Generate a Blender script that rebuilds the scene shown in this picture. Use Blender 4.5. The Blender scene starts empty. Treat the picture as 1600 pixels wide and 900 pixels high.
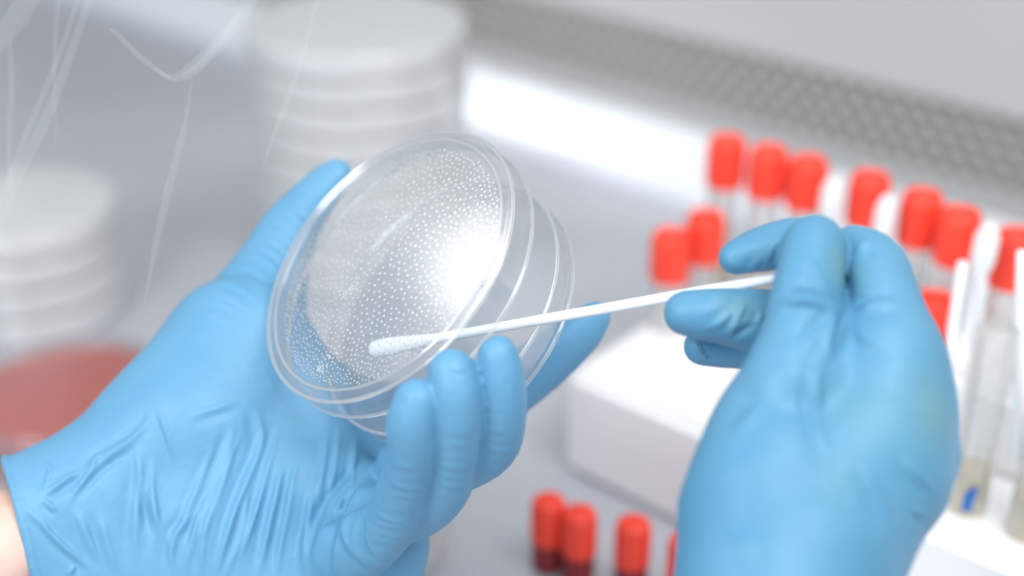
import bpy, bmesh, math, random
import numpy as np
from mathutils import Vector, Matrix

# ------------------------------------------------------------------ camera, world, lights, exposure
SC = bpy.context.scene
COL = SC.collection
H = 0.360                                   # camera height above the worktop (m)
TILT = math.radians(28)
FPX = 1600 * 50 / 36
cd = bpy.data.cameras.new('camera'); cam = bpy.data.objects.new('camera', cd); COL.objects.link(cam)
cd.lens = 50; cd.sensor_width = 36; cd.clip_start = 0.01
cam.location = (0, 0, H); cam.rotation_euler = (math.pi/2 - TILT, 0, 0)
cd.dof.use_dof = True; cd.dof.focus_distance = 0.397; cd.dof.aperture_fstop = 3.5
SC.camera = cam
SC.view_settings.view_transform = 'Standard'; SC.view_settings.look = 'None'
SC.view_settings.exposure = 0.40; SC.view_settings.gamma = 1
SC.cycles.max_bounces = 12; SC.cycles.transparent_max_bounces = 32
w = bpy.data.worlds.new('world'); SC.world = w; w.use_nodes = True
w.node_tree.nodes['Background'].inputs[0].default_value = (0.90, 0.95, 1.0, 1)
w.node_tree.nodes['Background'].inputs[1].default_value = 0.43

def area(name, loc, target, sx, sy, power, color=(1, 1, 1), shape='RECTANGLE', spread=180):
    l = bpy.data.lights.new(name, 'AREA'); l.shape = shape; l.size = sx; l.size_y = sy
    l.energy = power; l.color = color; l.spread = math.radians(spread)
    o = bpy.data.objects.new(name, l); COL.objects.link(o); o.location = loc
    o.rotation_euler = (Vector(target) - Vector(loc)).to_track_quat('-Z', 'Y').to_euler()
    return o
area('cabinet_lamp', (-0.456, 0.600, 0.482), (-0.009, 0.338, 0.185), 0.085, 0.085, .065, (1, .99, .97), 'DISK')
area('left_fill', (-0.45, -0.10, 0.62), (0.05, 0.42, 0.12), 0.3, 0.3, 2.9, (.97, .99, 1))  # added fill from the left, no real fixture; brightens hands and rack front
area('ceiling_light', (0.25, 0.02, 0.88), (0.12, 0.45, 0.05), 0.6, 0.5, 5.0, (1, .99, .97))
area('spot_lamp', (-0.592, 0.857, 0.43), (0.0147, 0.88, 0.019), 0.055, 0.055, .055, (1, 1, 1), 'DISK', 30)

# ------------------------------------------------------------------ coordinates
CT, ST = math.cos(TILT), math.sin(TILT)
def ray(px, py):
    x = (px - 800) / FPX; y = (450 - py) / FPX
    return Vector((x, CT + y*ST, -ST + y*CT))
def at(px, py, d):                          # d in mm along the lens axis
    return Vector((0, 0, H)) + ray(px, py) * (d/1000)
U = Vector((-.7547, .6561, 0)); V = Vector((.6561, .7547, 0))   # cabinet axes: along / across the back wall
def uvz(u, v, z): return U*(u/1000) + V*(v/1000) + Vector((0, 0, z/1000))
def on_v(px, py, v):                        # where a sight line meets the upright plane v
    r = ray(px, py); return Vector((0, 0, H)) + r * ((v/1000) / r.dot(V))
def on_z(px, py, z):
    r = ray(px, py); return Vector((0, 0, H)) + r * ((z/1000 - H) / r.z)
CABROT = math.atan2(-U.y, -U.x)             # local +x runs along -U (to the right), +y = V

# ------------------------------------------------------------------ helpers
def srgb(r, g, b):
    f = lambda c: (c/255/12.92) if c/255 <= .04045 else ((c/255+.055)/1.055)**2.4
    return (f(r), f(g), f(b), 1)
def mat(name, col, rough=.5, metal=0, trans=0, ior=1.45, sss=0, spec=.5, coat=0, alpha=1):
    m = bpy.data.materials.new(name); m.use_nodes = True
    b = m.node_tree.nodes['Principled BSDF']
    b.inputs['Base Color'].default_value = col; b.inputs['Roughness'].default_value = rough
    b.inputs['Metallic'].default_value = metal; b.inputs['Transmission Weight'].default_value = trans
    b.inputs['IOR'].default_value = ior; b.inputs['Specular IOR Level'].default_value = spec
    b.inputs['Coat Weight'].default_value = coat; b.inputs['Alpha'].default_value = alpha
    if sss:
        b.inputs['Subsurface Weight'].default_value = sss
        b.inputs['Subsurface Radius'].default_value = (.5, .8, 1); b.inputs['Subsurface Scale'].default_value = .004
    return m
def noise_color(m, c1, c2, scale, lo=.4, hi=.6, detail=3, stretch=(1, 1, 1), bump=0, bscale=None, bdist=.001):
    nt = m.node_tree; N = nt.nodes; L = nt.links; b = N['Principled BSDF']
    tc = N.new('ShaderNodeTexCoord'); mp = N.new('ShaderNodeMapping'); mp.inputs['Scale'].default_value = stretch
    n = N.new('ShaderNodeTexNoise'); n.inputs['Scale'].default_value = scale; n.inputs['Detail'].default_value = detail
    r = N.new('ShaderNodeValToRGB'); r.color_ramp.elements[0].position = lo; r.color_ramp.elements[1].position = hi
    r.color_ramp.elements[0].color = c1; r.color_ramp.elements[1].color = c2
    L.new(tc.outputs['Object'], mp.inputs[0]); L.new(mp.outputs[0], n.inputs['Vector']); L.new(n.outputs[0], r.inputs[0])
    L.new(r.outputs[0], b.inputs['Base Color'])
    if bump:
        n2 = N.new('ShaderNodeTexNoise'); n2.inputs['Scale'].default_value = bscale or scale; n2.inputs['Detail'].default_value = 4
        L.new(mp.outputs[0], n2.inputs['Vector'])
        bp = N.new('ShaderNodeBump'); bp.inputs['Strength'].default_value = bump; bp.inputs['Distance'].default_value = bdist
        L.new(n2.outputs[0], bp.inputs['Height']); L.new(bp.outputs[0], b.inputs['Normal'])
    return m
def sheet(name, tint, milky=0.0, milk=(1, 1, 1, 1), rough=.03, gloss=.045, edge=.55, edgepow=.25, maxmilk=None):
    """thin clear plastic: transparent + fresnel-like gloss, optionally a little milky, milkier at grazing edges"""
    m = bpy.data.materials.new(name); m.use_nodes = True; nt = m.node_tree; N = nt.nodes; L = nt.links
    N.remove(N['Principled BSDF']); out = N['Material Output']
    t = N.new('ShaderNodeBsdfTransparent'); t.inputs[0].default_value = tint
    g = N.new('ShaderNodeBsdfGlossy'); g.inputs['Roughness'].default_value = rough
    d = N.new('ShaderNodeBsdfDiffuse'); d.inputs[0].default_value = milk
    tl = N.new('ShaderNodeBsdfTranslucent'); tl.inputs[0].default_value = milk
    dm = N.new('ShaderNodeMixShader'); dm.inputs[0].default_value = .5
    L.new(d.outputs[0], dm.inputs[1]); L.new(tl.outputs[0], dm.inputs[2])
    lw = N.new('ShaderNodeLayerWeight'); lw.inputs['Blend'].default_value = edgepow
    mr = N.new('ShaderNodeMapRange'); mr.inputs['To Min'].default_value = gloss; mr.inputs['To Max'].default_value = edge
    L.new(lw.outputs['Facing'], mr.inputs['Value'])
    mk = N.new('ShaderNodeMapRange'); mk.inputs['To Min'].default_value = milky
    mk.inputs['To Max'].default_value = milky if maxmilk is None else maxmilk
    L.new(lw.outputs['Facing'], mk.inputs['Value'])
    m1 = N.new('ShaderNodeMixShader'); L.new(mk.outputs[0], m1.inputs[0])
    L.new(t.outputs[0], m1.inputs[1]); L.new(dm.outputs[0], m1.inputs[2])
    m2 = N.new('ShaderNodeMixShader'); L.new(mr.outputs[0], m2.inputs[0])
    L.new(m1.outputs[0], m2.inputs[1]); L.new(g.outputs[0], m2.inputs[2])
    L.new(m2.outputs[0], out.inputs[0])
    return m
def tag(o, label=None, cat=None, group=None, kind=None):
    if label: o['label'] = label
    if cat: o['category'] = cat
    if group: o['group'] = group
    if kind: o['kind'] = kind
    return o
def empty(name, loc, label, cat, group=None, rot=None):
    o = bpy.data.objects.new(name, None); COL.objects.link(o); o.location = loc; o.empty_display_size = .02
    if rot is not None: o.rotation_euler = rot
    return tag(o, label, cat, group)
def link_mesh(name, me, m, parent=None, smooth=True):
    o = bpy.data.objects.new(name, me); COL.objects.link(o)
    if m: me.materials.append(m)
    if smooth: me.polygons.foreach_set('use_smooth', [True]*len(me.polygons))
    if parent: o.parent = parent
    return o
def obj(name, bm, m, parent=None, smooth=True, auto=None):
    me = bpy.data.meshes.new(name); bm.to_mesh(me); bm.free()
    o = link_mesh(name, me, m, parent, smooth)
    if smooth: me.set_sharp_from_angle(angle=.6)
    return o
def lathe(prof, seg=64, bm=None, M=None, closed=False):
    bm = bm or bmesh.new(); rings = []
    for r, z in prof:
        if r < 1e-7: rings.append([bm.verts.new((0, 0, z))])
        else: rings.append([bm.verts.new((r*math.cos(2*math.pi*i/seg), r*math.sin(2*math.pi*i/seg), z)) for i in range(seg)])
    pairs = list(zip(rings, rings[1:])) + ([(rings[-1], rings[0])] if closed else [])
    for a, b in pairs:
        for i in range(seg):
            j = (i+1) % seg
            if len(a) == 1 and len(b) == 1: continue
            if len(a) == 1: bm.faces.new((a[0], b[j], b[i]))
            elif len(b) == 1: bm.faces.new((a[i], a[j], b[0]))
            else: bm.faces.new((a[i], a[j], b[j], b[i]))
    if M is not None: bmesh.ops.transform(bm, matrix=M, verts=bm.verts)
    bmesh.ops.recalc_face_normals(bm, faces=bm.faces)
    return bm
def mm(prof): return [(r/1000, z/1000) for r, z in prof]
def box(x0, x1, y0, y1, z0, z1, bev=0, seg=3, bm=None):
    b = bmesh.new(); bmesh.ops.create_cube(b, size=1)
    for v in b.verts: v.co = Vector(((x0+x1)/2 + v.co.x*(x1-x0), (y0+y1)/2 + v.co.y*(y1-y0), (z0+z1)/2 + v.co.z*(z1-z0)))
    if bev: bmesh.ops.bevel(b, geom=b.edges[:], offset=bev, segments=seg, affect='EDGES')
    return b
def tube(pts, radii, seg=16, bm=None, flat=1.0, cap=True):
    """swept round tube through points (Vector), round-ended"""
    bm = bm or bmesh.new(); rings = []; n = len(pts); up = Vector((0, 0, 1))
    for i, p in enumerate(pts):
        t = (pts[min(i+1, n-1)] - pts[max(i-1, 0)]).normalized()
        a = t.cross(up)
        if a.length < 1e-3: a = t.cross(Vector((1, 0, 0)))
        a.normalize(); b = t.cross(a)
        rings.append([bm.verts.new(p + (a*math.cos(2*math.pi*k/seg)*flat + b*math.sin(2*math.pi*k/seg))*radii[i]) for k in range(seg)])
    for a, b in zip(rings, rings[1:]):
        for k in range(seg): bm.faces.new((a[k], a[(k+1) % seg], b[(k+1) % seg], b[k]))
    if cap: bm.faces.new(rings[0][::-1]); bm.faces.new(rings[-1])
    bmesh.ops.recalc_face_normals(bm, faces=bm.faces)
    return bm
def dup(root, name=None):
    r = root.copy(); COL.objects.link(r)
    for ch in root.children:
        c = ch.copy(); COL.objects.link(c); c.parent = r
        for g in ch.children:
            d = g.copy(); COL.objects.link(d); d.parent = c
    return r

# ------------------------------------------------------------------ materials
M_steel = mat('worktop_steel', srgb(176, 179, 187), .42, .35)
noise_color(M_steel, srgb(194, 197, 205), srgb(206, 209, 216), 6, .3, .7, 2, (1, 1, 1), .05, 900, .0002)
M_lip = mat('polished_steel_lip', srgb(240, 243, 249), .22, .22)
M_ledge = mat('ledge_steel', srgb(196, 199, 202), .4, .3)
M_wall = mat('painted_wall', srgb(196, 197, 196), .5, .1)
M_grille = mat('grille_steel', srgb(178, 177, 172), .45, .3)
M_dark = mat('duct_dark', srgb(118, 113, 105), .8)
M_rack = mat('white_plastic', srgb(248, 249, 250), .4)
M_red = mat('red_cap_plastic', srgb(250, 72, 52), .38, sss=.0)
M_redd = mat('dark_red_vial', srgb(135, 32, 38), .35)
M_frost = sheet('frosted_dish_plastic', (.95, .96, .97, 1), .85, (.96, .97, .98, 1), .15, .05, .35, .3, .6)
M_clear = sheet('clear_dish_plastic', (.985, .99, .995, 1), .012, (.95, .97, 1, 1), .14, .018, .62, .22, .10)
M_clear.node_tree.nodes['Glossy BSDF'].inputs['Roughness'].default_value = .15
M_glass = sheet('tube_plastic', (.97, .98, .98, 1), .13, (.95, .96, .95, 1), .08, .05, .5, .35, .35)
M_rim = sheet('rim_milky_glint', (.97, .98, .99, 1), .16, (.97, .98, 1, 1), .16, .10, .75, .4, .45)  # bright reflected arcs painted in: milky white mixed into the clear rims
M_film = sheet('agar_film', (.90, .91, .925, 1), .07, (.93, .94, .96, 1), .25, .012, .3, .3)
M_drop = sheet('droplet', (.98, .99, 1, 1), .8, (1, 1, 1, 1), .12, .06, .5, .5, 1.0)  # lamp light the drops would refract is put into their white colour
M_speck = mat('dark_speck', srgb(110, 118, 130), .6)
M_cotton = noise_color(mat('cotton', srgb(236, 241, 245), .9), srgb(226, 233, 238), srgb(246, 249, 251), 900, .3, .7, 3, (1, 1, 1), .5, 1600, .0004)
M_stick = mat('white_stick', srgb(238, 242, 246), .35)
M_agar = mat('red_agar', srgb(196, 66, 44), .25)
M_yel = mat('yellow_agar', srgb(228, 222, 200), .3)
M_liq = mat('amber_broth', srgb(226, 204, 160), .3, alpha=.8)
M_ink = mat('blue_ink', srgb(40, 110, 190), .5)
M_print = mat('black_print', srgb(30, 40, 60), .6)
M_skin = noise_color(mat('skin', srgb(226, 190, 176), .5), srgb(220, 180, 165), srgb(232, 200, 188), 60, .3, .7, 3, (1, 1, 1), .25, 500, .0006)

def glove_mat(name, base, base2, stain=None, stain_pts=()):
    m = mat(name, base, .46, sss=.06, spec=.42); nt = m.node_tree; N = nt.nodes; L = nt.links; b = N['Principled BSDF']
    tc = N.new('ShaderNodeTexCoord')
    n = N.new('ShaderNodeTexNoise'); n.inputs['Scale'].default_value = 22; n.inputs['Detail'].default_value = 2
    r = N.new('ShaderNodeMapRange'); r.inputs['From Min'].default_value = .35; r.inputs['From Max'].default_value = .65
    L.new(tc.outputs['Object'], n.inputs['Vector']); L.new(n.outputs[0], r.inputs[0])
    mx = N.new('ShaderNodeMix'); mx.data_type = 'RGBA'; mx.inputs[6].default_value = base; mx.inputs[7].default_value = base2
    L.new(r.outputs[0], mx.inputs[0]); cur = mx.outputs[2]
    for (p, rad, amt) in stain_pts:                 # yellowish wear blotches on the nitrile
        vm = N.new('ShaderNodeVectorMath'); vm.operation = 'DISTANCE'; vm.inputs[1].default_value = p
        L.new(tc.outputs['Object'], vm.inputs[0])
        mr = N.new('ShaderNodeMapRange'); mr.interpolation_type = 'SMOOTHSTEP'
        mr.inputs['From Min'].default_value = 0; mr.inputs['From Max'].default_value = rad
        mr.inputs['To Min'].default_value = amt; mr.inputs['To Max'].default_value = 0
        L.new(vm.outputs['Value'], mr.inputs['Value'])
        m2 = N.new('ShaderNodeMix'); m2.data_type = 'RGBA'; m2.inputs[7].default_value = stain
        L.new(mr.outputs[0], m2.inputs[0]); L.new(cur, m2.inputs[6]); cur = m2.outputs[2]
    L.new(cur, b.inputs['Base Color'])
    n2 = N.new('ShaderNodeTexNoise'); n2.inputs['Scale'].default_value = 140; n2.inputs['Detail'].default_value = 3
    L.new(tc.outputs['Object'], n2.inputs['Vector'])
    n3 = N.new('ShaderNodeTexNoise'); n3.inputs['Scale'].default_value = 2600; n3.inputs['Detail'].default_value = 1
    L.new(tc.outputs['Object'], n3.inputs['Vector'])
    b1 = N.new('ShaderNodeBump'); b1.inputs['Strength'].default_value = .35; b1.inputs['Distance'].default_value = .0012
    b2 = N.new('ShaderNodeBump'); b2.inputs['Strength'].default_value = .25; b2.inputs['Distance'].default_value = .0001
    L.new(n2.outputs[0], b1.inputs['Height']); L.new(n3.outputs[0], b2.inputs['Height'])
    L.new(b1.outputs[0], b2.inputs['Normal']); L.new(b2.outputs[0], b.inputs['Normal'])
    return m
BLUE, BLUE2 = srgb(94, 152, 188), srgb(104, 160, 196)
STAIN = srgb(112, 150, 140)
M_gloveL = glove_mat('blue_nitrile', BLUE, BLUE2)
M_gloveR = glove_mat('blue_nitrile_worn', srgb(82, 141, 176), srgb(95, 151, 184), STAIN,
    [(at(1170, 470, 360), .012, .55), (at(1180, 395, 360), .010, .45), (at(1322, 420, 352), .010, .5),
     (at(1355, 625, 328), .014, .3), (at(1475, 640, 334), .016, .5), (at(1330, 740, 318), .012, .3), (at(1460, 700, 318), .016, .35)])

# ------------------------------------------------------------------ the cabinet
def cab(o): o.rotation_euler = (0, 0, CABROT); return o      # local x = -u, y = v
X0, X1 = -1.3, .55
cab(tag(obj('worktop', box(X0, X1, -.45, .665, -.02, 0), M_steel, smooth=False), 'satin grey steel worktop of the safety cabinet, under rack and dishes', 'worktop', kind='structure'))
bm = bmesh.new()                                             # sloping lip profile swept along the wall
prof = [(.662, 0), (.662, .006), (.6645, .0105), (.6845, .0325), (.688, .035), (.694, .035), (.694, 0)]
def sweep(bm, prof, x0, x1):
    a = [bm.verts.new((x0, y, z)) for y, z in prof]; b = [bm.verts.new((x1, y, z)) for y, z in prof]
    for i in range(len(prof)):
        j = (i+1) % len(prof); bm.faces.new((a[i], a[j], b[j], b[i]))
    bm.faces.new(a[::-1]); bm.faces.new(b); bmesh.ops.recalc_face_normals(bm, faces=bm.faces); return bm
cab(tag(obj('trim_1', sweep(bm, prof, X0, X1), M_lip, smooth=False), 'bright sloping steel lip along the back of the worktop', 'trim', kind='structure'))
cab(tag(obj('trim_2', box(X0, X1, .694, .721, 0, .035), M_ledge, smooth=False), 'narrow grey ledge behind the bright lip', 'trim', kind='structure'))
cab(tag(obj('wall_back', box(X0, X1, .729, .75, -.02, .75), M_wall, smooth=False), 'plain light grey rear wall of the cabinet', 'wall', kind='structure'))
cab(tag(obj('trim_3', box(X0, X1, .721, .729, .0815, .75), M_wall, smooth=False), 'grey wall panel above the perforated strip', 'trim', kind='structure'))
gr = cab(empty('air_grille', (0, 0, 0), 'long perforated steel air grille strip at the foot of the back wall', 'grille'))
bm = bmesh.new(); P = .0132; PZ = .0088; rows = 5; z0 = .0365      # staggered round holes
ncol = int((X1-X0)/P)
def cell(bm, cx, cz, y, hx, hz, hr, dep):
    rim_, inn, back = [], [], []
    for k in range(12):
        a = math.pi/12 + k*math.pi/6; c, s_ = math.cos(a), math.sin(a); q = 1/max(abs(c)/hx, abs(s_)/hz)
        rim_.append(bm.verts.new((cx+c*q, y, cz+s_*q)))
        inn.append(bm.verts.new((cx+c*hr, y, cz+s_*hr))); back.append(bm.verts.new((cx+c*hr, y+dep, cz+s_*hr)))
    for k in range(12):
        j = (k+1) % 12
        bm.faces.new((rim_[k], inn[k], inn[j], rim_[j])); bm.faces.new((inn[k], back[k], back[j], inn[j]))
        A_, B_ = rim_[k].co, rim_[j].co
        if abs(A_.x-B_.x) > 1e-7 and abs(A_.z-B_.z) > 1e-7:
            q = max((Vector((A_.x, y, B_.z)), Vector((B_.x, y, A_.z))), key=lambda w_: abs(w_.x-cx)/hx + abs(w_.z-cz)/hz)
            bm.faces.new((rim_[k], rim_[j], bm.verts.new(q)))
for j in range(rows):
    for i in range(ncol):
        cell(bm, X0 + (i+.5+.5*(j % 2))*P, z0 + (j+.5)*PZ, .7235, P/2, PZ/2, .0034, .0015)
obj('perforated_plate', bm, M_grille, gr, smooth=False)['kind'] = 'stuff'
obj('duct_back', box(X0, X1, .7275, .7288, .035, .0815), M_dark, gr, smooth=False)
obj('rail', box(X0, X1, .7215, .7285, .0345, .0368, .0006), M_ledge, gr, smooth=False)
obj('rail', box(X0, X1, .7215, .7285, .0802, .0828, .0006), M_ledge, gr, smooth=False)

# ------------------------------------------------------------------ surface from a distance field
def surface_nets(F):
    S = F < 0; nx, ny, nz = F.shape
    cnt = np.zeros((nx-1, ny-1, nz-1), np.int8); offs = [(i, j, k) for i in (0, 1) for j in (0, 1) for k in (0, 1)]
    for i, j, k in offs: cnt += S[i:nx-1+i, j:ny-1+j, k:nz-1+k]
    I = np.argwhere((cnt > 0) & (cnt < 8)); ids = -np.ones(cnt.shape, np.int32); ids[I[:, 0], I[:, 1], I[:, 2]] = np.arange(len(I))
    acc = np.zeros((len(I), 3)); num = np.zeros(len(I))
    for a in offs:
        for ax in range(3):
            if a[ax]: continue
            b = list(a); b[ax] = 1
            fa = F[I[:, 0]+a[0], I[:, 1]+a[1], I[:, 2]+a[2]]; fb = F[I[:, 0]+b[0], I[:, 1]+b[1], I[:, 2]+b[2]]
            m = (fa < 0) != (fb < 0); t = np.where(m, fa/np.where(m, fa-fb, 1), 0)
            p = np.array(a, float)[None].repeat(len(I), 0); p[:, ax] = t
            acc[m] += p[m]; num += m
    V_ = I + acc/num[:, None]
    quads = []
    for ax in range(3):
        o1, o2 = [(1, 2), (2, 0), (0, 1)][ax]
        sl0 = [slice(1, -1)]*3; sl1 = [slice(1, -1)]*3; sl0[ax] = slice(0, -1); sl1[ax] = slice(1, None)
        A = S[tuple(sl0)]; B = S[tuple(sl1)]; E = np.argwhere(A != B)
        if not len(E): continue
        sgn = A[E[:, 0], E[:, 1], E[:, 2]]
        base = E.copy(); base[:, o1] += 1; base[:, o2] += 1
        def cid(d1, d2):
            q = base.copy(); q[:, o1] -= d1; q[:, o2] -= d2; return ids[q[:, 0], q[:, 1], q[:, 2]]
        Q = np.stack([cid(1, 1), cid(0, 1), cid(0, 0), cid(1, 0)], 1)
        Q[~sgn] = Q[~sgn][:, ::-1]; quads.append(Q)
    return V_, np.concatenate(quads)
def np_mesh(name, Vv, Q):
    me = bpy.data.meshes.new(name); me.vertices.add(len(Vv)); me.vertices.foreach_set('co', Vv.astype(np.float32).ravel())
    me.loops.add(Q.size); me.loops.foreach_set('vertex_index', Q.astype(np.int32).ravel())
    me.polygons.add(len(Q)); me.polygons.foreach_set('loop_start', np.arange(0, Q.size, 4, dtype=np.int32))
    me.update(calc_edges=True); me.validate(); return me
def smin(a, b, k):
    h = np.maximum(k - np.abs(a-b), 0)/k
    return np.minimum(a, b) - h*h*k*.25
SC_Z = 5.6                                                   # hand space: x = px, y = -py, z = (400-d)*5.6
class Field:
    def __init__(s, lo, hi, vox):
        s.lo = np.array(lo, float); s.vox = vox; s.n = (np.ceil((np.array(hi)-s.lo)/vox)+1).astype(int)
        s.ax = [s.lo[i] + vox*np.arange(s.n[i]) for i in range(3)]
    def new(s): return np.full(s.n, 400., np.float32)
    def cone(s, F, a, b, k=8, m=70):
        """a,b = (px, py, d, r, flat)"""
        A = np.array((a[0], -a[1], (400-a[2])*SC_Z)); B = np.array((b[0], -b[1], (400-b[2])*SC_Z)); ra, rb = a[3], b[3]
        fl = (a[4] if len(a) > 4 else 1., b[4] if len(b) > 4 else 1.); f = (fl[0]+fl[1])/2
        R = max(ra, rb) + m
        sl = tuple(slice(max(0, int((min(A[i], B[i])-R-s.lo[i])/s.vox)), max(0, int((max(A[i], B[i])+R-s.lo[i])/s.vox)+2)) for i in range(3))
        X = s.ax[0][sl[0]][:, None, None].astype(np.float32); Y = s.ax[1][sl[1]][None, :, None].astype(np.float32); Z = s.ax[2][sl[2]][None, None, :].astype(np.float32)
        if 0 in (X.size, Y.size, Z.size): return
        D = B-A; D2 = D.copy(); D2[2] *= f; q = float(D2@D2) + 1e-6
        t = np.clip(((X-A[0])*D2[0] + (Y-A[1])*D2[1] + (Z-A[2])*f*D2[2])/q, 0, 1)
        dx = X-A[0]-t*D[0]; dy = Y-A[1]-t*D[1]; dz = (Z-A[2]-t*D[2])*f
        d = np.sqrt(dx*dx+dy*dy+dz*dz) - (ra+t*(rb-ra))
        F[sl] = smin(F[sl], d, k)
    def chain(s, F, pts, k=8):
        if k < 20:                                           # fingers: follow a smooth curve so the joints do not bulge
            p = [tuple(q) + (1.,)*(5-len(q)) for q in pts]; out = []; n = len(p)
            for i in range(n-1):
                a, b, c, e = p[max(i-1, 0)], p[i], p[i+1], p[min(i+2, n-1)]
                for t in (0, .25, .5, .75):
                    out.append(tuple(.5*(2*b[j] + (c[j]-a[j])*t + (2*a[j]-5*b[j]+4*c[j]-e[j])*t*t + (3*b[j]-a[j]-3*c[j]+e[j])*t**3) for j in range(5)))
            pts = out + [p[-1]]; k = 1.5
        for a, b in zip(pts, pts[1:]): s.cone(F, a, b, k)
    def mesh(s, name, F):
        Vv, Q = surface_nets(F); return np_mesh(name, Vv*s.vox + s.lo, Q)
def fold_disp(P, Nn, folds):
    """ridges and grooves of stretched glove: (points, height, width) ; P in hand space; Nn normals"""
    D = np.zeros(len(P)); x, y = P[:, 0], -P[:, 1]; front = np.clip((Nn[:, 2]-.05)*3, 0, 1)
    for f in folds:
        pts, h, wd = f[:3]; zr = f[3] if len(f) > 3 else None
        pts = np.array(pts, float)
        # smooth the polyline
        for _ in range(2):
            if len(pts) < 3: break
            q = np.empty((2*len(pts)-2, 2)); q[0::2] = .75*pts[:-1]+.25*pts[1:]; q[1::2] = .25*pts[:-1]+.75*pts[1:]
            pts = np.vstack([pts[:1], q, pts[-1:]])
        seg = np.linalg.norm(np.diff(pts, axis=0), axis=1); cum = np.concatenate([[0], np.cumsum(seg)]); Lt = cum[-1]
        lo = pts.min(0)-4*wd; hi = pts.max(0)+4*wd
        idx = np.where((x > lo[0]) & (x < hi[0]) & (y > lo[1]) & (y < hi[1]) & (front > 0))[0]
        if zr is not None: idx = idx[(P[idx, 2] > zr[0]) & (P[idx, 2] < zr[1])]
        if not len(idx): continue
        X, Y = x[idx], y[idx]; best = np.full(len(idx), 1e9); sd = np.zeros(len(idx)); T = np.zeros(len(idx))
        for i in range(len(seg)):
            a = pts[i]; d = (pts[i+1]-a)/max(seg[i], 1e-6)
            t = np.clip((X-a[0])*d[0]+(Y-a[1])*d[1], 0, seg[i]); ex = X-a[0]-t*d[0]; ey = Y-a[1]-t*d[1]
            dd = np.hypot(ex, ey); m = dd < best; best[m] = dd[m]
            sd[m] = (np.sign(d[0]*ey-d[1]*ex)*dd)[m]; T[m] = (cum[i]+t)[m]
        taper = np.clip(np.minimum(T, Lt-T)/(Lt*.4), 0, 1); taper = taper*taper*(3-2*taper)
        g = np.exp(-(sd/wd)**2) - .55*np.exp(-((sd-1.9*wd)/(1.3*wd))**2)
        D[idx] += h*g*taper*front[idx]
    return D
def finish_glove(name, F, field, folds, material, parent, extra=None, cuff=False):
    me = field.mesh(name, F)
    o = bpy.data.objects.new(name, me); COL.objects.link(o)
    sm = o.modifiers.new('s', 'SMOOTH'); sm.factor = .5; sm.iterations = 2
    su = o.modifiers.new('u', 'SUBSURF'); su.levels = 1; su.render_levels = 1
    ev = o.evaluated_get(bpy.context.evaluated_depsgraph_get()); me2 = bpy.data.meshes.new_from_object(ev)
    bpy.data.objects.remove(o); bpy.data.meshes.remove(me); me2.name = name
    n = len(me2.vertices); P = np.empty(n*3, np.float32); me2.vertices.foreach_get('co', P); P = P.reshape(-1, 3).astype(float)
    Nn = np.empty(n*3, np.float32); me2.vertices.foreach_get('normal', Nn); Nn = Nn.reshape(-1, 3)
    D = fold_disp(P, Nn, folds)*(.95 if cuff else .85)*(np.clip(((P[:, 0]-6)*.965 - (-P[:, 1]-745)*.262)/60, .25, 1) if cuff else 1)
    if extra is not None: D = D + extra(P, Nn)
    P = P + Nn*D[:, None]
    d = (400 - P[:, 2]/SC_Z)/1000; cx = (P[:, 0]-800)/FPX*d; cy = (450+P[:, 1])/FPX*d
    W = np.stack([cx, CT*d + cy*ST, H - ST*d + cy*CT], 1)
    me2.vertices.foreach_set('co', W.astype(np.float32).ravel()); me2.update()
    return link_mesh(name, me2, material, parent)

rng = random.Random(4)
person = empty('person', at(300, 1000, 400), 'person in blue nitrile gloves holding a petri dish and a cotton swab', 'person')
person.location = (0, 0, 0)

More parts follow.
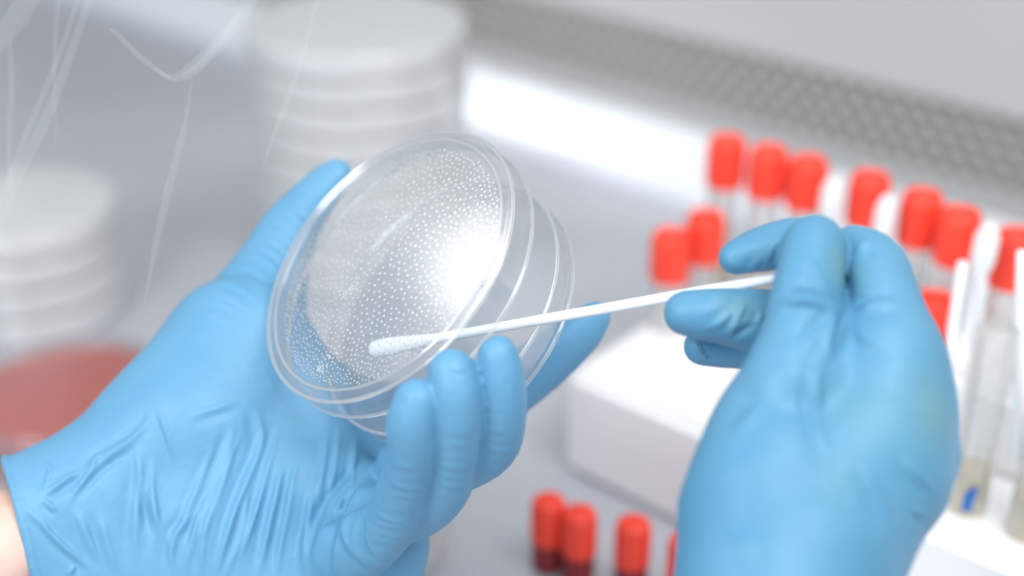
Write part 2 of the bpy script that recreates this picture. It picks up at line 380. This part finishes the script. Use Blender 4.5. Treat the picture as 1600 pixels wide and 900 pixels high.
# ---- left hand: thumb up behind the dish, palm towards the lens, three fingers curled on the lid, index behind
fl = Field((-60, -1130, -470), (1000, -215, 400), 5.0)
def build_left():
    palm = fl.new()
    fl.chain(palm, [(-30, 850, 424, 96, 1.25), (60, 815, 426, 100, 1.2), (150, 790, 430, 112, 1.2), (280, 690, 434, 128, 1.35), (372, 552, 444, 116, 1.5)], 40)
    fl.chain(palm, [(60, 900, 426, 100, 1.2), (300, 850, 432, 150, 1.5), (470, 830, 434, 150, 1.7), (560, 850, 428, 110, 1.6)], 50)
    fl.chain(palm, [(280, 720, 434, 120, 1.4), (450, 690, 444, 120, 1.7), (600, 700, 452, 90, 1.6), (660, 690, 452, 72, 1.4)], 50)
    fl.chain(palm, [(150, 980, 430, 130, 1.3), (420, 980, 432, 150, 1.5), (540, 900, 428, 90, 1.4)], 50)
    fl.chain(palm, [(380, 560, 446, 100, 1.6), (500, 690, 450, 85, 1.6), (620, 740, 446, 70, 1.4)], 50)
    fs = []
    f = palm.copy(); fl.chain(f, [(527, 270, 462, 24), (505, 292, 462, 33), (456, 355, 462, 46), (425, 420, 458, 58), (385, 520, 448, 95, 1.4)], 12); fs.append((f, 24))
    f = fl.new(); fl.chain(f, [(651, 627, 364, 35), (643, 662, 366, 40), (645, 705, 372, 40), (632, 760, 384, 43), (610, 815, 396, 46), (555, 860, 412, 56), (500, 880, 424, 60, 1.2)], 10); fs.append((smin(palm, f, 34), 0))
    f = fl.new(); fl.chain(f, [(707, 580, 364, 38), (712, 615, 365, 42), (714, 660, 369, 43), (707, 715, 378, 42), (688, 765, 390, 44), (640, 800, 406, 48), (560, 810, 428, 56)], 10); fs.append((smin(palm, f, 24), 0))
    f = fl.new(); fl.chain(f, [(777, 556, 366, 34), (783, 595, 368, 38), (781, 650, 374, 41), (766, 700, 384, 43), (715, 725, 396, 46), (640, 730, 424, 55)], 10); fs.append((smin(palm, f, 24), 0))
    f = fl.new(); fl.chain(f, [(931, 494, 428, 24), (905, 520, 430, 35), (858, 560, 434, 42), (790, 610, 440, 47), (700, 665, 446, 58, 1.1), (620, 700, 448, 62, 1.2)], 10); fs.append((smin(palm, f, 24), 0))
    out = fs[0][0]
    for g, _ in fs[1:]: out = smin(out, g, 5)
    # cuff: cut by a slanting plane and hollow it
    X = fl.ax[0][:, None, None]; Y = fl.ax[1][None, :, None]; Z = fl.ax[2][None, None, :]
    nx, ny = -.965, -.26                                     # outward direction of the cuff plane (x, y-down as -y)
    pl = (X - 6)*(-.965) + (-Y - 745)*(.262)                 # > 0 beyond the cuff edge
    pl = pl.astype(np.float32) + 0*Z.astype(np.float32)
    flare = 7*np.exp(-((pl+7)/6.)**2)
    shell = out - flare.astype(np.float32)
    inner = out + 15
    res = np.maximum(shell, pl)
    return np.maximum(res, np.where(pl > -45, -inner, -400)).astype(np.float32)
LF = build_left()
S3 = lambda pts: [(x/1.8, 400+y/1.8) for x, y in pts]
SA = lambda pts: [(x/4.09, 680+y/4.09) for x, y in pts]
FL = [
 (S3([(660, 470), (640, 600), (590, 730), (530, 830), (500, 930)]), 5, 8),
 (S3([(745, 440), (735, 540), (690, 640), (650, 740), (625, 830), (600, 930)]), 7, 6),
 (S3([(790, 540), (785, 640), (755, 760), (720, 930)]), 7, 6),
 (S3([(840, 600), (815, 700), (790, 800), (775, 930)]), 6, 6),
 (S3([(700, 640), (690, 760), (655, 850), (620, 930)]), 4, 5),
 (S3([(880, 620), (870, 740), (850, 830), (860, 930)]), 6, 6),
 (S3([(720, 420), (730, 480), (740, 560)]), 3, 7),
 (S3([(440, 425), (470, 500), (492, 585)]), 4, 4),
 (S3([(440, 425), (385, 510), (300, 555), (240, 600), (212, 640)]), 5, 5),
 (S3([(385, 520), (395, 600), (420, 700), (470, 790), (490, 900)]), 5, 7),
 (S3([(560, 700), (550, 760), (535, 820)]), 4, 4),
 (S3([(520, 460), (600, 430), (680, 410)]), 3, 6),
 (S3([(430, 560), (425, 650), (440, 740), (430, 860)]), 4, 6),
 (S3([(600, 700), (570, 800), (560, 920)]), 4, 5),
 (S3([(1100, 545), (1010, 640), (935, 720), (885, 830), (870, 930)]), 9, 8),
 (S3([(1085, 590), (1000, 680), (965, 770), (985, 830), (1040, 870)]), 8, 6),
 (S3([(1060, 570), (960, 650), (905, 740), (870, 800)]), 6, 6),
 (S3([(1040, 720), (1010, 760), (1020, 830), (1070, 880)]), -7, 5),
 (SA([(75, 350), (140, 440), (260, 570), (400, 710), (520, 800), (640, 900)]), 8, 5),
 (SA([(80, 360), (140, 500), (180, 620), (220, 790), (260, 900)]), 6, 5),
 (SA([(240, 160), (330, 210), (300, 300), (270, 390)]), 4, 5),
 (SA([(260, 400), (380, 310), (470, 250), (560, 230)]), 6, 5),
 (SA([(430, 480), (450, 400), (540, 280), (650, 170), (830, 60), (920, 0)]), 7, 5),
 (SA([(560, 230), (620, 150), (660, 90)]), 5, 4), (SA([(270, 400), (370, 500)]), 5, 4),
 (SA([(480, 440), (520, 560), (600, 740), (680, 860)]), 6, 7),
 (SA([(640, 460), (660, 600), (700, 760), (750, 900)]), 6, 8),
 (SA([(880, 20), (890, 200), (880, 420), (860, 640), (860, 900)]), 6, 8),
 (SA([(1000, 80), (960, 280), (1000, 480), (960, 700)]), 3, 7),
 (SA([(1260, 440), (1180, 560), (1110, 640), (1090, 800), (1120, 900)]), 6, 6),
 (SA([(230, 500), (280, 560), (330, 640)]), 5, 4), (SA([(430, 900), (470, 850), (450, 830)]), 4, 4),
]
# fine stretch wrinkles fanning over the palm and round the bends of the fingers
for i in range(12):
    x0 = rng.uniform(330, 560); y0 = rng.uniform(640, 800); ln = rng.uniform(90, 200); sl = -.45 + (x0-330)/230*.35
    FL.append(([(x0, y0), (x0+sl*ln*.5+rng.uniform(-4, 4), y0+ln*.5), (x0+sl*ln, y0+ln)], rng.uniform(2, 5), rng.uniform(4.5, 7)))
for (cx, cy, hw, tilt, n, step) in [(632, 770, 34, .25, 6, 14), (706, 735, 30, .3, 5, 15), (778, 700, 28, .3, 4, 14), (712, 690, 26, .1, 2, 18), (715, 585, 18, .2, 2, 11), (610, 830, 36, .35, 5, 13)]:
    for i in range(n):
        yy = cy + (i-n/2)*step + rng.uniform(-3, 3); h_ = hw*rng.uniform(.6, 1)
        FL.append(([(cx-h_, yy-h_*tilt), (cx+rng.uniform(-5, 5), yy+5), (cx+h_, yy+h_*tilt*.4)], rng.uniform(.3, 1.5), rng.uniform(3.5, 5)))
for i in range(12):
    t = i/12; bx = 300+150*t*.9; by = 480-170*t
    FL.append(([(bx+rng.uniform(0, 10), by+rng.uniform(-5, 5)), (bx+35+rng.uniform(0, 20), by+10), (bx+70, by+36)], rng.uniform(1.2, 2.4), rng.uniform(3, 5)))
def lumps(seed, amp, sc):
    r = np.random.RandomState(seed); K = r.normal(size=(10, 3))/sc; ph = r.uniform(0, 6.28, 10)
    return lambda P, N_: amp*np.sin(P@K.T + ph).mean(1)
gloveL = finish_glove('glove', LF, fl, FL, M_gloveL, person, lumps(3, 5, 55), True)
gloveL['label'] = 'left blue nitrile glove, palm side, fingers curled round the dish'; del LF
bm = tube([at(120, 800, 428), at(20, 842, 424), at(-90, 900, 418), at(-300, 1060, 405), at(-560, 1300, 388)], [.010, .0155, .0182, .024, .031], 40, flat=1.1)
o = obj('forearm', bm, M_skin, person); o['label'] = 'bare left forearm at the glove cuff'

# ---- right hand: seen from behind, pinching the swab between index, thumb and middle finger
fr = Field((1020, -1290, -40), (1560, -310, 900), 5.0)
def build_right():
    back = fr.new()
    fr.chain(back, [(1262, 590, 352, 84, 1.1), (1238, 690, 350, 122, 1.35), (1222, 800, 342, 150, 1.45), (1218, 930, 336, 156, 1.3), (1232, 1100, 320, 150, 1.1), (1245, 1300, 306, 150, 1.05)], 50)
    fr.chain(back, [(1395, 575, 352, 82, 1.1), (1388, 650, 350, 98, 1.2), (1362, 740, 344, 112, 1.3), (1300, 850, 338, 112, 1.2), (1250, 950, 336, 120)], 50)
    fr.cone(back, (1436, 668, 356, 58), (1444, 712, 354, 60), 18)
    fr.cone(back, (1405, 745, 350, 62), (1360, 800, 346, 60), 50)
    fr.chain(back, [(1312, 455, 374, 40), (1315, 540, 360, 60)], 20)
    fs = []
    f = fr.new(); fr.chain(f, [(1273, 386, 360, 52), (1262, 450, 355, 58), (1254, 520, 352, 64), (1248, 600, 348, 84)], 14); fs.append(smin(back, f, 30))
    f = fr.new(); fr.chain(f, [(1335, 392, 370, 40), (1370, 420, 364, 52), (1388, 490, 358, 60), (1400, 570, 352, 78), (1400, 640, 354, 84)], 14); fs.append(smin(back, f, 30))
    out = smin(fs[0], fs[1], 4)
    f = fr.new(); fr.chain(f, [(1150, 403, 374, 27), (1185, 391, 374, 36), (1240, 380, 370, 41), (1280, 385, 366, 42)], 10); out = smin(out, f, 7)
    f = fr.new(); fr.chain(f, [(1071, 489, 370, 35), (1105, 492, 370, 41), (1150, 497, 372, 47), (1215, 512, 374, 58), (1270, 560, 370, 70)], 10)
    out = smin(out, f, 7)
    f = fr.new(); fr.chain(f, [(1098, 541, 382, 30), (1135, 545, 382, 31), (1200, 545, 382, 38), (1260, 560, 380, 42)], 10); out = smin(out, f, 5)
    return out
RF = build_right()
S4 = lambda pts: [(1000+x/2.647, 300+y/2.647) for x, y in pts]
S5 = lambda pts: [(1000+x/2.647, 560+y/2.647) for x, y in pts]
S2 = lambda pts: [(1000+x/5.625, 430+y/5.625) for x, y in pts]
FR = [
 (S4([(530, 450), (610, 412), (700, 415), (790, 455), (850, 492)]), -7, 6),
 (S4([(560, 480), (640, 445), (720, 450), (800, 480)]), 6, 7),
 (S4([(870, 495), (900, 460), (960, 435), (1050, 430)]), -6, 6),
 (S4([(880, 510), (930, 480), (1010, 465), (1110, 450)]), 5, 7),
 (S4([(700, 260), (730, 330), (770, 390), (830, 450)]), 4, 6),
 (S4([(880, 260), (920, 210), (980, 190)]), 5, 8),
 (S4([(640, 620), (720, 540), (800, 500)]), -5, 9),
 (S4([(880, 560), (960, 620), (1040, 620)]), 4, 10),
 (S4([(840, 470), (832, 560), (822, 640), (812, 720)]), -14, 8),
 (S4([(770, 640), (735, 740), (715, 850), (720, 950)]), 6, 9),
 (S5([(760, 60), (720, 180), (740, 300), (790, 400)]), 6, 8),
 (S5([(540, 160), (450, 250), (370, 350)]), 5, 10),
 (S5([(900, 420), (960, 520), (1020, 640), (1070, 740)]), 7, 7),
 (S5([(1090, 400), (1130, 460), (1190, 520), (1225, 575)]), 6, 8),
 (S5([(330, 700), (480, 780), (620, 800)]), 4, 14), (S5([(1120, 620), (1160, 640), (1190, 650)]), 5, 5),
 (S2([(960, 230), (900, 300), (840, 400), (790, 550)]), 5, 5), (S2([(1020, 420), (900, 490), (780, 560)]), -5, 6),
 (S2([(940, 160), (920, 230), (820, 330), (700, 420), (540, 480)]), 4, 6), (S2([(850, 110), (760, 150), (560, 200)]), 3, 8),
 (S2([(1080, 300), (1060, 380), (1020, 440)]), 4, 5),
 (S4([(590, 190), (560, 250), (545, 320)]), -4, 5), (S4([(500, 250), (470, 320), (420, 340)]), 2.5, 6),
]
gloveR = finish_glove('glove', RF, fr, FR, M_gloveR, person, lumps(8, 5, 60))
gloveR['label'] = 'right blue nitrile glove seen from the back, fingertips pinching the swab'; del RF
bm = tube([at(1245, 1230, 296), at(1260, 1420, 278), at(1300, 1800, 250), at(1500, 2900, 200)], [.0185, .021, .026, .033], 32, flat=1.2)
o = obj('forearm', bm, M_skin, person); o['label'] = 'bare right forearm below the glove'

# tiny smeared print on the lower fingertip of the right glove: short ink strokes laid on the surface
dg = bpy.context.evaluated_depsgraph_get(); dg.update()
from mathutils.bvhtree import BVHTree
bvh = BVHTree.FromObject(gloveR, dg); bm = bmesh.new(); rr = random.Random(9)
for k in range(34):
    t = k/34; px = 1090 + 17*t + rr.uniform(-3.5, 3.5); py = 537 + 23*t + rr.uniform(-3, 3)
    hit = bvh.ray_cast(Vector((0, 0, H)), ray(px, py).normalized())
    if hit[0] is None: continue
    p, nn = hit[0], hit[1]; a = nn.cross(Vector((rr.uniform(-1, 1), rr.uniform(-1, 1), rr.uniform(-1, 1)))).normalized(); b = nn.cross(a)
    L_, W_ = rr.uniform(.00012, .0003), .00006
    vs = [bm.verts.new(p + nn*.00008 + a*sx*L_ + b*sy*W_) for sx, sy in ((-1, -1), (1, -1), (1, 1), (-1, 1))]; bm.faces.new(vs)
o = obj('print_mark', bm, M_print, person, smooth=False); o['kind'] = 'stuff'; o['label'] = 'tiny smeared black print on a fingertip'

# ------------------------------------------------------------------ the petri dish in the hand: lid in front, base behind
CM = Matrix.Rotation(math.pi/2 - TILT, 3, 'X')
n_cam = Vector((-.571, .493, .656)).normalized(); nW = (CM @ n_cam).normalized()
xw = (CM @ Vector((.653, .757, 0))).normalized(); yw = nW.cross(xw).normalized()
ROT = Matrix((xw, yw, nW)).transposed()
C1 = at(601.5, 408.5, 407)
def place(o, c): o.matrix_world = Matrix.Translation(c) @ ROT.to_4x4(); return o
dish = empty('petri_dish', (0, 0, 0), 'clear open petri dish held in the left hand, lid dotted with condensation', 'petri dish')
place(dish, C1)
SEG = 160
lid = obj('lid', lathe(mm([(0, 0), (40.2, 0), (40.8, .8), (41.8, .8), (42.4, 0), (44.6, 0), (45, -.4), (45.1, -9), (44.0, -9), (43.9, -1.6), (43.2, -1.1), (0, -1.1)]), SEG), M_clear, dish)
def ring(R, r, z, seg=SEG, k=10):
    return lathe([((R+r*math.cos(2*math.pi*i/k))/1000, (z+r*math.sin(2*math.pi*i/k))/1000) for i in range(k)], seg, closed=True)
obj('rim', ring(44.6, .62, -.2), M_rim, lid); obj('rim', ring(44.9, .62, -9.0), M_rim, lid)
obj('stacking_ring', ring(41.3, .45, .6), M_rim, lid)
for a in (197, 52, 298):
    bm = box(-.0004, .0004, .0395, .0438, -.003, -.0011, .0002)
    bmesh.ops.rotate(bm, verts=bm.verts, cent=(0, 0, 0), matrix=Matrix.Rotation(math.radians(a-90), 3, 'Z')); obj('vent_nub', bm, M_rim, lid)
# condensation: blue-noise scattered droplets, finer and denser towards the lower left edge
def domes(pts, seg=7):
    vs, fs = [], []
    for (x, y, z, r, h) in pts:
        b = len(vs); a0 = rr.uniform(0, 1)
        for lv, (q, hh) in enumerate(((1, 0), (.72, .7))):
            for k in range(seg):
                a = a0 + 2*math.pi*k/seg; vs.append((x+r*q*math.cos(a), y+r*q*math.sin(a), z+h*hh))
        vs.append((x, y, z+h))
        for k in range(seg):
            j = (k+1) % seg; fs.append((b+k, b+j, b+seg+j, b+seg+k)); fs.append((b+seg+k, b+seg+j, b+2*seg))
    me = bpy.data.meshes.new('d'); me.from_pydata(vs, [], fs); return me
pts = []; gridd = {}
def try_pt(x, y, s):
    g = (int(x//2.2), int(y//2.2))
    for i in range(-1, 2):
        for j in range(-1, 2):
            for (a, b) in gridd.get((g[0]+i, g[1]+j), ()):
                if (a-x)**2+(b-y)**2 < s*s: return False
    gridd.setdefault(g, []).append((x, y)); return True
down_left = ROT.transposed() @ (CM @ Vector((-.75, -.66, 0))); down_left = Vector((down_left.x, down_left.y)).normalized()
for k in range(26000):
    R = 39.0*math.sqrt(rr.random()); a = rr.uniform(0, 2*math.pi); x, y = R*math.cos(a), R*math.sin(a)
    e = R/39; q = (x*down_left.x + y*down_left.y)/39
    s = 1.85 - .55*max(0, e-.55)/.45 - .45*max(0, q)*max(0, e)
    if try_pt(x, y, s):
        r_ = rr.uniform(.38, .55)*(1 - .35*max(0, q)*e)*(1 - .15*e); pts.append((x/1000, y/1000, -.0011, r_/1000, -r_*.6/1000))
for (cx, cy, n) in [(-13, 6, 26), (-2, 16, 10), (-33, -9, 16)]:
    for k in range(n):
        pts.append(((cx+rr.gauss(0, 2))/1000, (cy+rr.gauss(0, 1.1))/1000, -.0011, .0004, -.00035))
link_mesh('condensation', domes(pts), M_drop, lid)['kind'] = 'stuff'
inv = lid.matrix_world.inverted() if False else (Matrix.Translation(C1) @ ROT.to_4x4()).inverted()
def on_lid(px, py):
    r = ray(px, py); o_ = Vector((0, 0, H)); t = (C1-o_).dot(nW)/r.dot(nW); return inv @ (o_ + r*t)
pts = []
for (px, py, sx, sy, n) in [(742, 440, 12, 7, 26), (700, 485, 10, 10, 14)]:
    for k in range(n):
        p = on_lid(px+rr.gauss(0, sx), py+rr.gauss(0, sy)); pts.append((p.x, p.y, -.00105, rr.uniform(.00015, .00032), -.0002))
link_mesh('speck', domes(pts), M_speck, lid)['kind'] = 'stuff'

base = obj('base', lathe(mm([(0, -8.6), (42.4, -8.6), (43, -8.2), (43.2, 0), (42.2, 0), (42.0, -7.0), (41.6, -7.5), (0, -7.5)]), SEG), M_clear, dish)
base.location = (0, 0, -.0248)
obj('rim', ring(42.8, .6, 0), M_rim, base); obj('rim', ring(42.6, .55, -8.4), M_rim, base)
obj('agar', lathe(mm([(0, -7.3), (41.4, -7.3), (41.5, -4.6), (41, -4.4), (0, -4.4)]), 96), M_film, base)

# ------------------------------------------------------------------ cotton swab in the fingers
tip = at(578, 547, 410); far = at(1222, 433, 371); ax = (far-tip).normalized()
sw = empty('cotton_swab', (0, 0, 0), 'long white cotton swab held by the right hand, tip inside the dish', 'swab')
sw.location = tip; sw.rotation_euler = ax.to_track_quat('Z', 'Y').to_euler()
Ls = (far-tip).length
def stick_mesh(L, r=.0012): return lathe([(0, .012), (r, .012), (r, L-.0006), (r*.8, L), (0, L)], 20)
def cotton_mesh(r=.0026, L=.017):
    return lathe([(0, 0), (r*.55, .0003), (r*.9, .0012), (r, .003), (r*1.0, .007), (r*.9, .011), (r*.68, L*.85), (r*.42, L), (0, L)], 24)
obj('stick', stick_mesh(Ls + .012, .00145), M_stick, sw)
bm = cotton_mesh(.0026, .022)
for v in bm.verts:
    v.co.x *= 1 + .05*math.sin(v.co.z*2600+v.co.y*3000); v.co.y *= 1 + .05*math.sin(v.co.z*1900+1)
obj('cotton_tip', bm, M_cotton, sw)

# ------------------------------------------------------------------ rack with tubes
rk = empty('tube_rack', uvz(0, 0, 0), 'white plastic tube rack block holding red-capped tubes', 'rack')
bm = box(-.318, -.020, .399, .516, 0, .050, .0035, 4)
obj('rack_body', bm, M_rack, rk); cab(rk)
obj('tier', box(-.187, -.022, .446, .515, .0495, .084, .003, 3), M_rack, rk)
bmw = []
def tube_proto():
    t = empty('test_tube', (0, 0, 0), 'x', 'test tube', 'red-capped tubes in the rack')
    obj('tube_wall', lathe(mm([(0, 0), (3, .4), (5.8, 2.6), (7.2, 6.5), (7.4, 9), (7.4, 80), (6.7, 80), (6.7, 9), (5, 4), (0, 1.2)]), 28), M_glass, t)
    obj('broth', lathe(mm([(0, 1.4), (3, 1.8), (5.4, 4), (6.5, 9), (6.5, 24), (0, 24)]), 24), M_liq, t)
    bm = bmesh.new(); n = 36; prof = [(7.6, 60), (8.4, 60.4), (8.6, 62), (8.6, 77), (8.2, 80), (7.6, 81.5), (7.0, 82)]
    rings = []
    for i, (r, z) in enumerate(prof):
        rings.append([bm.verts.new(((r + (.25 if (k % 2 and 1 < i < 4) else 0))*math.cos(2*math.pi*k/n)/1000, (r + (.25 if (k % 2 and 1 < i < 4) else 0))*math.sin(2*math.pi*k/n)/1000, z/1000)) for k in range(n)])
    for a, b in zip(rings, rings[1:]):
        for k in range(n): bm.faces.new((a[k], a[(k+1) % n], b[(k+1) % n], b[k]))
    top = [bm.verts.new((v.co.x*.8, v.co.y*.8, .0805)) for v in rings[-1]]
    for k in range(n): bm.faces.new((rings[-1][k], rings[-1][(k+1) % n], top[(k+1) % n], top[k]))
    bm.faces.new(top); bm.faces.new(rings[0][::-1]); obj('cap', bm, M_red, t)
    return t
tp = tube_proto(); first = True
back = [(310, 501), (290, 503), (271, 504), (243, 506), (218, 503), (199, 497), (174, 493)]
ordn = ['leftmost', 'second from the left', 'third from the left', 'fourth from the left', 'fifth from the left', 'sixth from the left', 'rightmost']
for i, (u_, v_) in enumerate(back):
    t = tp if first else dup(tp); first = False
    t.location = uvz(u_, v_, 43); t['label'] = 'red-capped test tube, %s in the upper back row of the rack' % ordn[i]
for (u_, v_, z_, lb) in [(307, 457, 8, 'low red-capped test tube at the left end, nearest the lens'), (303, 477, 11, 'low red-capped test tube at the left end, behind its neighbour'), (196, 478, 8, 'low red-capped test tube peeping out right of the right hand')]:
    t = dup(tp); t.location = uvz(u_, v_, z_ if z_ > 50 else 6+z_); t['label'] = lb
# open tubes in front with swabs
def open_tube(u_, v_, lb):
    t = empty('open_test_tube', uvz(u_, v_, 44), lb, 'test tube', 'open tubes at the rack front')
    for ch in tp.children:
        if ch.name.startswith('cap'): continue
        c = ch.copy(); COL.objects.link(c); c.parent = t
    return t
ot = open_tube(149, 420, 'open clear tube with a blue ink mark, front row beside the right hand')
cyl = bmesh.new()
for k in range(7):
    pass
def cyl_patch(bm, r, a0, a1, z0, z1, n=5):
    A = [bm.verts.new((r*math.cos(a0+(a1-a0)*i/n), r*math.sin(a0+(a1-a0)*i/n), z0(i/n))) for i in range(n+1)]
    B = [bm.verts.new((r*math.cos(a0+(a1-a0)*i/n), r*math.sin(a0+(a1-a0)*i/n), z1(i/n))) for i in range(n+1)]
    for i in range(n): bm.faces.new((A[i], A[i+1], B[i+1], B[i]))
th = math.radians(-105)
cyl_patch(cyl, .00748, th-.28, th+.2, lambda t: .009+.001*t, lambda t: .016+.003*math.sin(3*t))
cyl_patch(cyl, .00748, th-.1, th+.3, lambda t: .015, lambda t: .019+.002*t)
obj('ink_mark', cyl, M_ink, ot)['label'] = 'blue handwritten mark'
open_tube(126, 420, 'open clear tube at the right edge of the picture')
def swab(a, b, lb, grp='swabs standing in the rack', r=.0019, tipr=None):
    e = empty('cotton_swab', a, lb, 'swab', grp); d = (b-a); e.rotation_euler = d.to_track_quat('Z', 'Y').to_euler()
    L = d.length
    obj('stick', lathe([(0, 0), (r, .0002), (r, L-.001), (r*.8, L-.0003), (0, L)], 16), M_stick, e)
    if tipr:
        obj('cotton_tip', lathe([(0, L+.004), (tipr*.6, L+.0025), (tipr, L-.002), (tipr, L-.012), (tipr*.7, L-.018), (r, L-.021)], 20), M_cotton, e)
    return e
a = on_v(1476, 600, 424); b = on_v(1505, 407, 440); swab(b + (a-b)*1.6, b, 'leaning white swab stick nearest the right hand')
a = on_v(1518, 600, 448); b = on_v(1533, 432, 452); swab(b + (a-b)*1.25, b, 'second white swab stick from the right hand, shorter and fainter')
a = on_v(1590, 620, 424); b = on_v(1597, 390, 432); swab(b + (a-b)*1.45, b, 'upright white swab stick at the right edge of the picture')
for (px, py, v_, tr, lb) in [(1387, 318, 482, .0042, 'bright white swab head between two red caps above the right hand'), (1303, 288, 488, .0045, 'pale swab head just right of the third red cap'), (1545, 362, 470, .0045, 'pale swab head left of the rightmost red cap')]:
    b = on_v(px, py, v_); a = Vector((b.x-.004, b.y, .046)); swab(a, b, lb, tipr=tr)

# ------------------------------------------------------------------ loose red-capped vials on the worktop
def vial(px, py, lb, h=28):
    p = on_z(px, py, 0); e = empty('vial', p, lb, 'vial', 'small red vials on the worktop')
    obj('vial_body', lathe(mm([(0, 0), (4.5, .2), (6.2, 2), (6.4, 5), (6.4, h*.45), (0, h*.45)]), 28), M_redd, e)
    obj('cap', lathe(mm([(6.3, h*.4), (6.9, h*.42), (6.9, h-5), (6.2, h-2), (4, h-.3), (0, h)]), 28), M_red, e)
    return e
vial(856, 886, 'small red vial on the worktop, leftmost of the row', 34)
vial(903, 905, 'small red vial on the worktop, second from the left', 34)
vial(985, 922, 'small red vial on the worktop, third from the left', 34)
vial(1066, 950, 'small red vial partly hidden by the right wrist', 34)

# ------------------------------------------------------------------ stacks of petri dishes
def dish_proto(name, fill, hgt=15.0, R=45, matp=M_frost):
    t = empty(name, (0, 0, 0), 'x', 'petri dish')
    obj('dish_body', lathe(mm([(0, 0), (R-2.4, 0), (R-1.6, .8), (R-1.4, hgt-1.5), (R-2.4, hgt-1.5), (R-2.6, 1.4), (0, 1.4)]), 64), matp, t)
    obj('dish_lid', lathe(mm([(0, hgt), (R-3, hgt), (R-.6, hgt-.2), (R, hgt-1), (R, hgt-11.5), (R-.9, hgt-11.5), (R-1, hgt-1.3), (0, hgt-1.2)]), 64), matp, t)
    if fill: obj('agar', lathe(mm([(0, 1.5), (R-3, 1.5), (R-3, hgt*.55), (0, hgt*.55)]), 64), fill, t)
    return t
def stack(proto, x, y, z, n, step, lbl, grp, first):
    for i in range(n):
        t = proto if (i == 0 and first) else dup(proto)
        jx, jy = rr.uniform(-.0008, .0008), rr.uniform(-.0008, .0008)
        t.location = (x+jx, y+jy, z + i*step); t['group'] = grp
        k = n-1-i; nm = ['topmost', 'second from the top', 'third from the top', 'fourth from the top', 'fifth from the top', 'sixth from the top', 'seventh from the top', 'eighth from the top', 'ninth from the top', 'tenth from the top', 'eleventh from the top', 'twelfth from the top'][k]
        t['label'] = lbl % nm
cp = dish_proto('petri_dish', mat('pale_agar', srgb(226, 228, 228), .4))
cpl = dish_proto('petri_dish', cp.children[0].data.materials[0] and bpy.data.materials['pale_agar'], 15.0, 57)
stack(cpl, -.081, .716, 0, 9, .0152, 'large frosted petri dish, %s of the tall stack behind the held dish', 'tall petri dish stack', True)
stack(cp, -.248, .655, 0, 4, .0155, 'frosted petri dish, %s of the low stack at the left edge', 'low petri dish stack', True)
rp = dish_proto('red_agar_dish', M_agar, 14, 45, M_clear)
stack(rp, -.198, .536, 0, 2, .0145, 'red agar dish, %s of two at the left edge behind the wrist', 'red agar dishes', True)
yp = dish_proto('pale_agar_dish', M_yel, 15, 45)
stack(yp, -.070, .462, 0, 2, .0152, 'petri dish of pale cream agar, %s of two below the left fingers', 'cream agar dishes', True)

# ------------------------------------------------------------------ wisps of smoke drifting at the upper left
M_smoke = sheet('smoke_veil', (1, 1, 1, 1), .06, (.95, .98, 1, 1), 1, 0, 0, .35, 0.0)
bm = bmesh.new()
def wisp(pts, radii, d0, d1, fl_=.5):
    P_ = []; R_ = []; n = len(pts); 
    for i in range((n-1)*8+1):
        t = i/8; k = min(int(t), n-2); f = t-k
        p0 = pts[max(k-1, 0)]; p1 = pts[k]; p2 = pts[k+1]; p3 = pts[min(k+2, n-1)]
        c = [0.5*((2*p1[j]) + (-p0[j]+p2[j])*f + (2*p0[j]-5*p1[j]+4*p2[j]-p3[j])*f*f + (-p0[j]+3*p1[j]-3*p2[j]+p3[j])*f**3) for j in (0, 1)]
        dd = d0 + (d1-d0)*t/(n-1); P_.append(at(c[0], c[1], dd)); R_.append((radii[k]*(1-f)+radii[k+1]*f)*dd/FPX/1000 + 1e-5)
    tube(P_, R_, 12, bm, fl_)
wisp([(150, -30), (115, 70), (70, 190), (20, 290), (-20, 400)], [5, 8, 10, 11, 8], 430, 425)
wisp([(130, -30), (98, 70), (50, 190), (-5, 320)], [3, 5, 6, 6], 433, 428)
wisp([(60, -30), (30, 20), (5, 55), (-30, 100)], [16, 20, 16, 10], 440, 435)
wisp([(95, -20), (88, 40), (85, 130), (88, 240)], [4, 6, 5, .5], 436, 436)
wisp([(15, 60), (18, 130), (14, 230), (20, 330)], [6, 8, 8, 3], 436, 436)
wisp([(410, -20), (375, 30), (330, 80), (300, 108), (272, 122), (240, 108)], [5, 9, 12, 12, 6, 2], 415, 412)
wisp([(395, -20), (350, 55), (318, 95), (285, 118)], [3, 5, 6, 2], 413, 411)
wisp([(170, 45), (185, 55), (220, 90), (265, 122)], [2, 5, 6, 3], 414, 412)
wisp([(300, 122), (288, 200), (262, 300), (240, 400), (225, 480)], [1, 6, 9, 6, .5], 416, 420)
wisp([(500, -20), (475, 80), (440, 180), (410, 260)], [3, 5, 6, .5], 420, 424)
tag(obj('smoke', bm, M_smoke), 'thin pale wisps of smoke drifting at the upper left', 'smoke', kind='stuff')
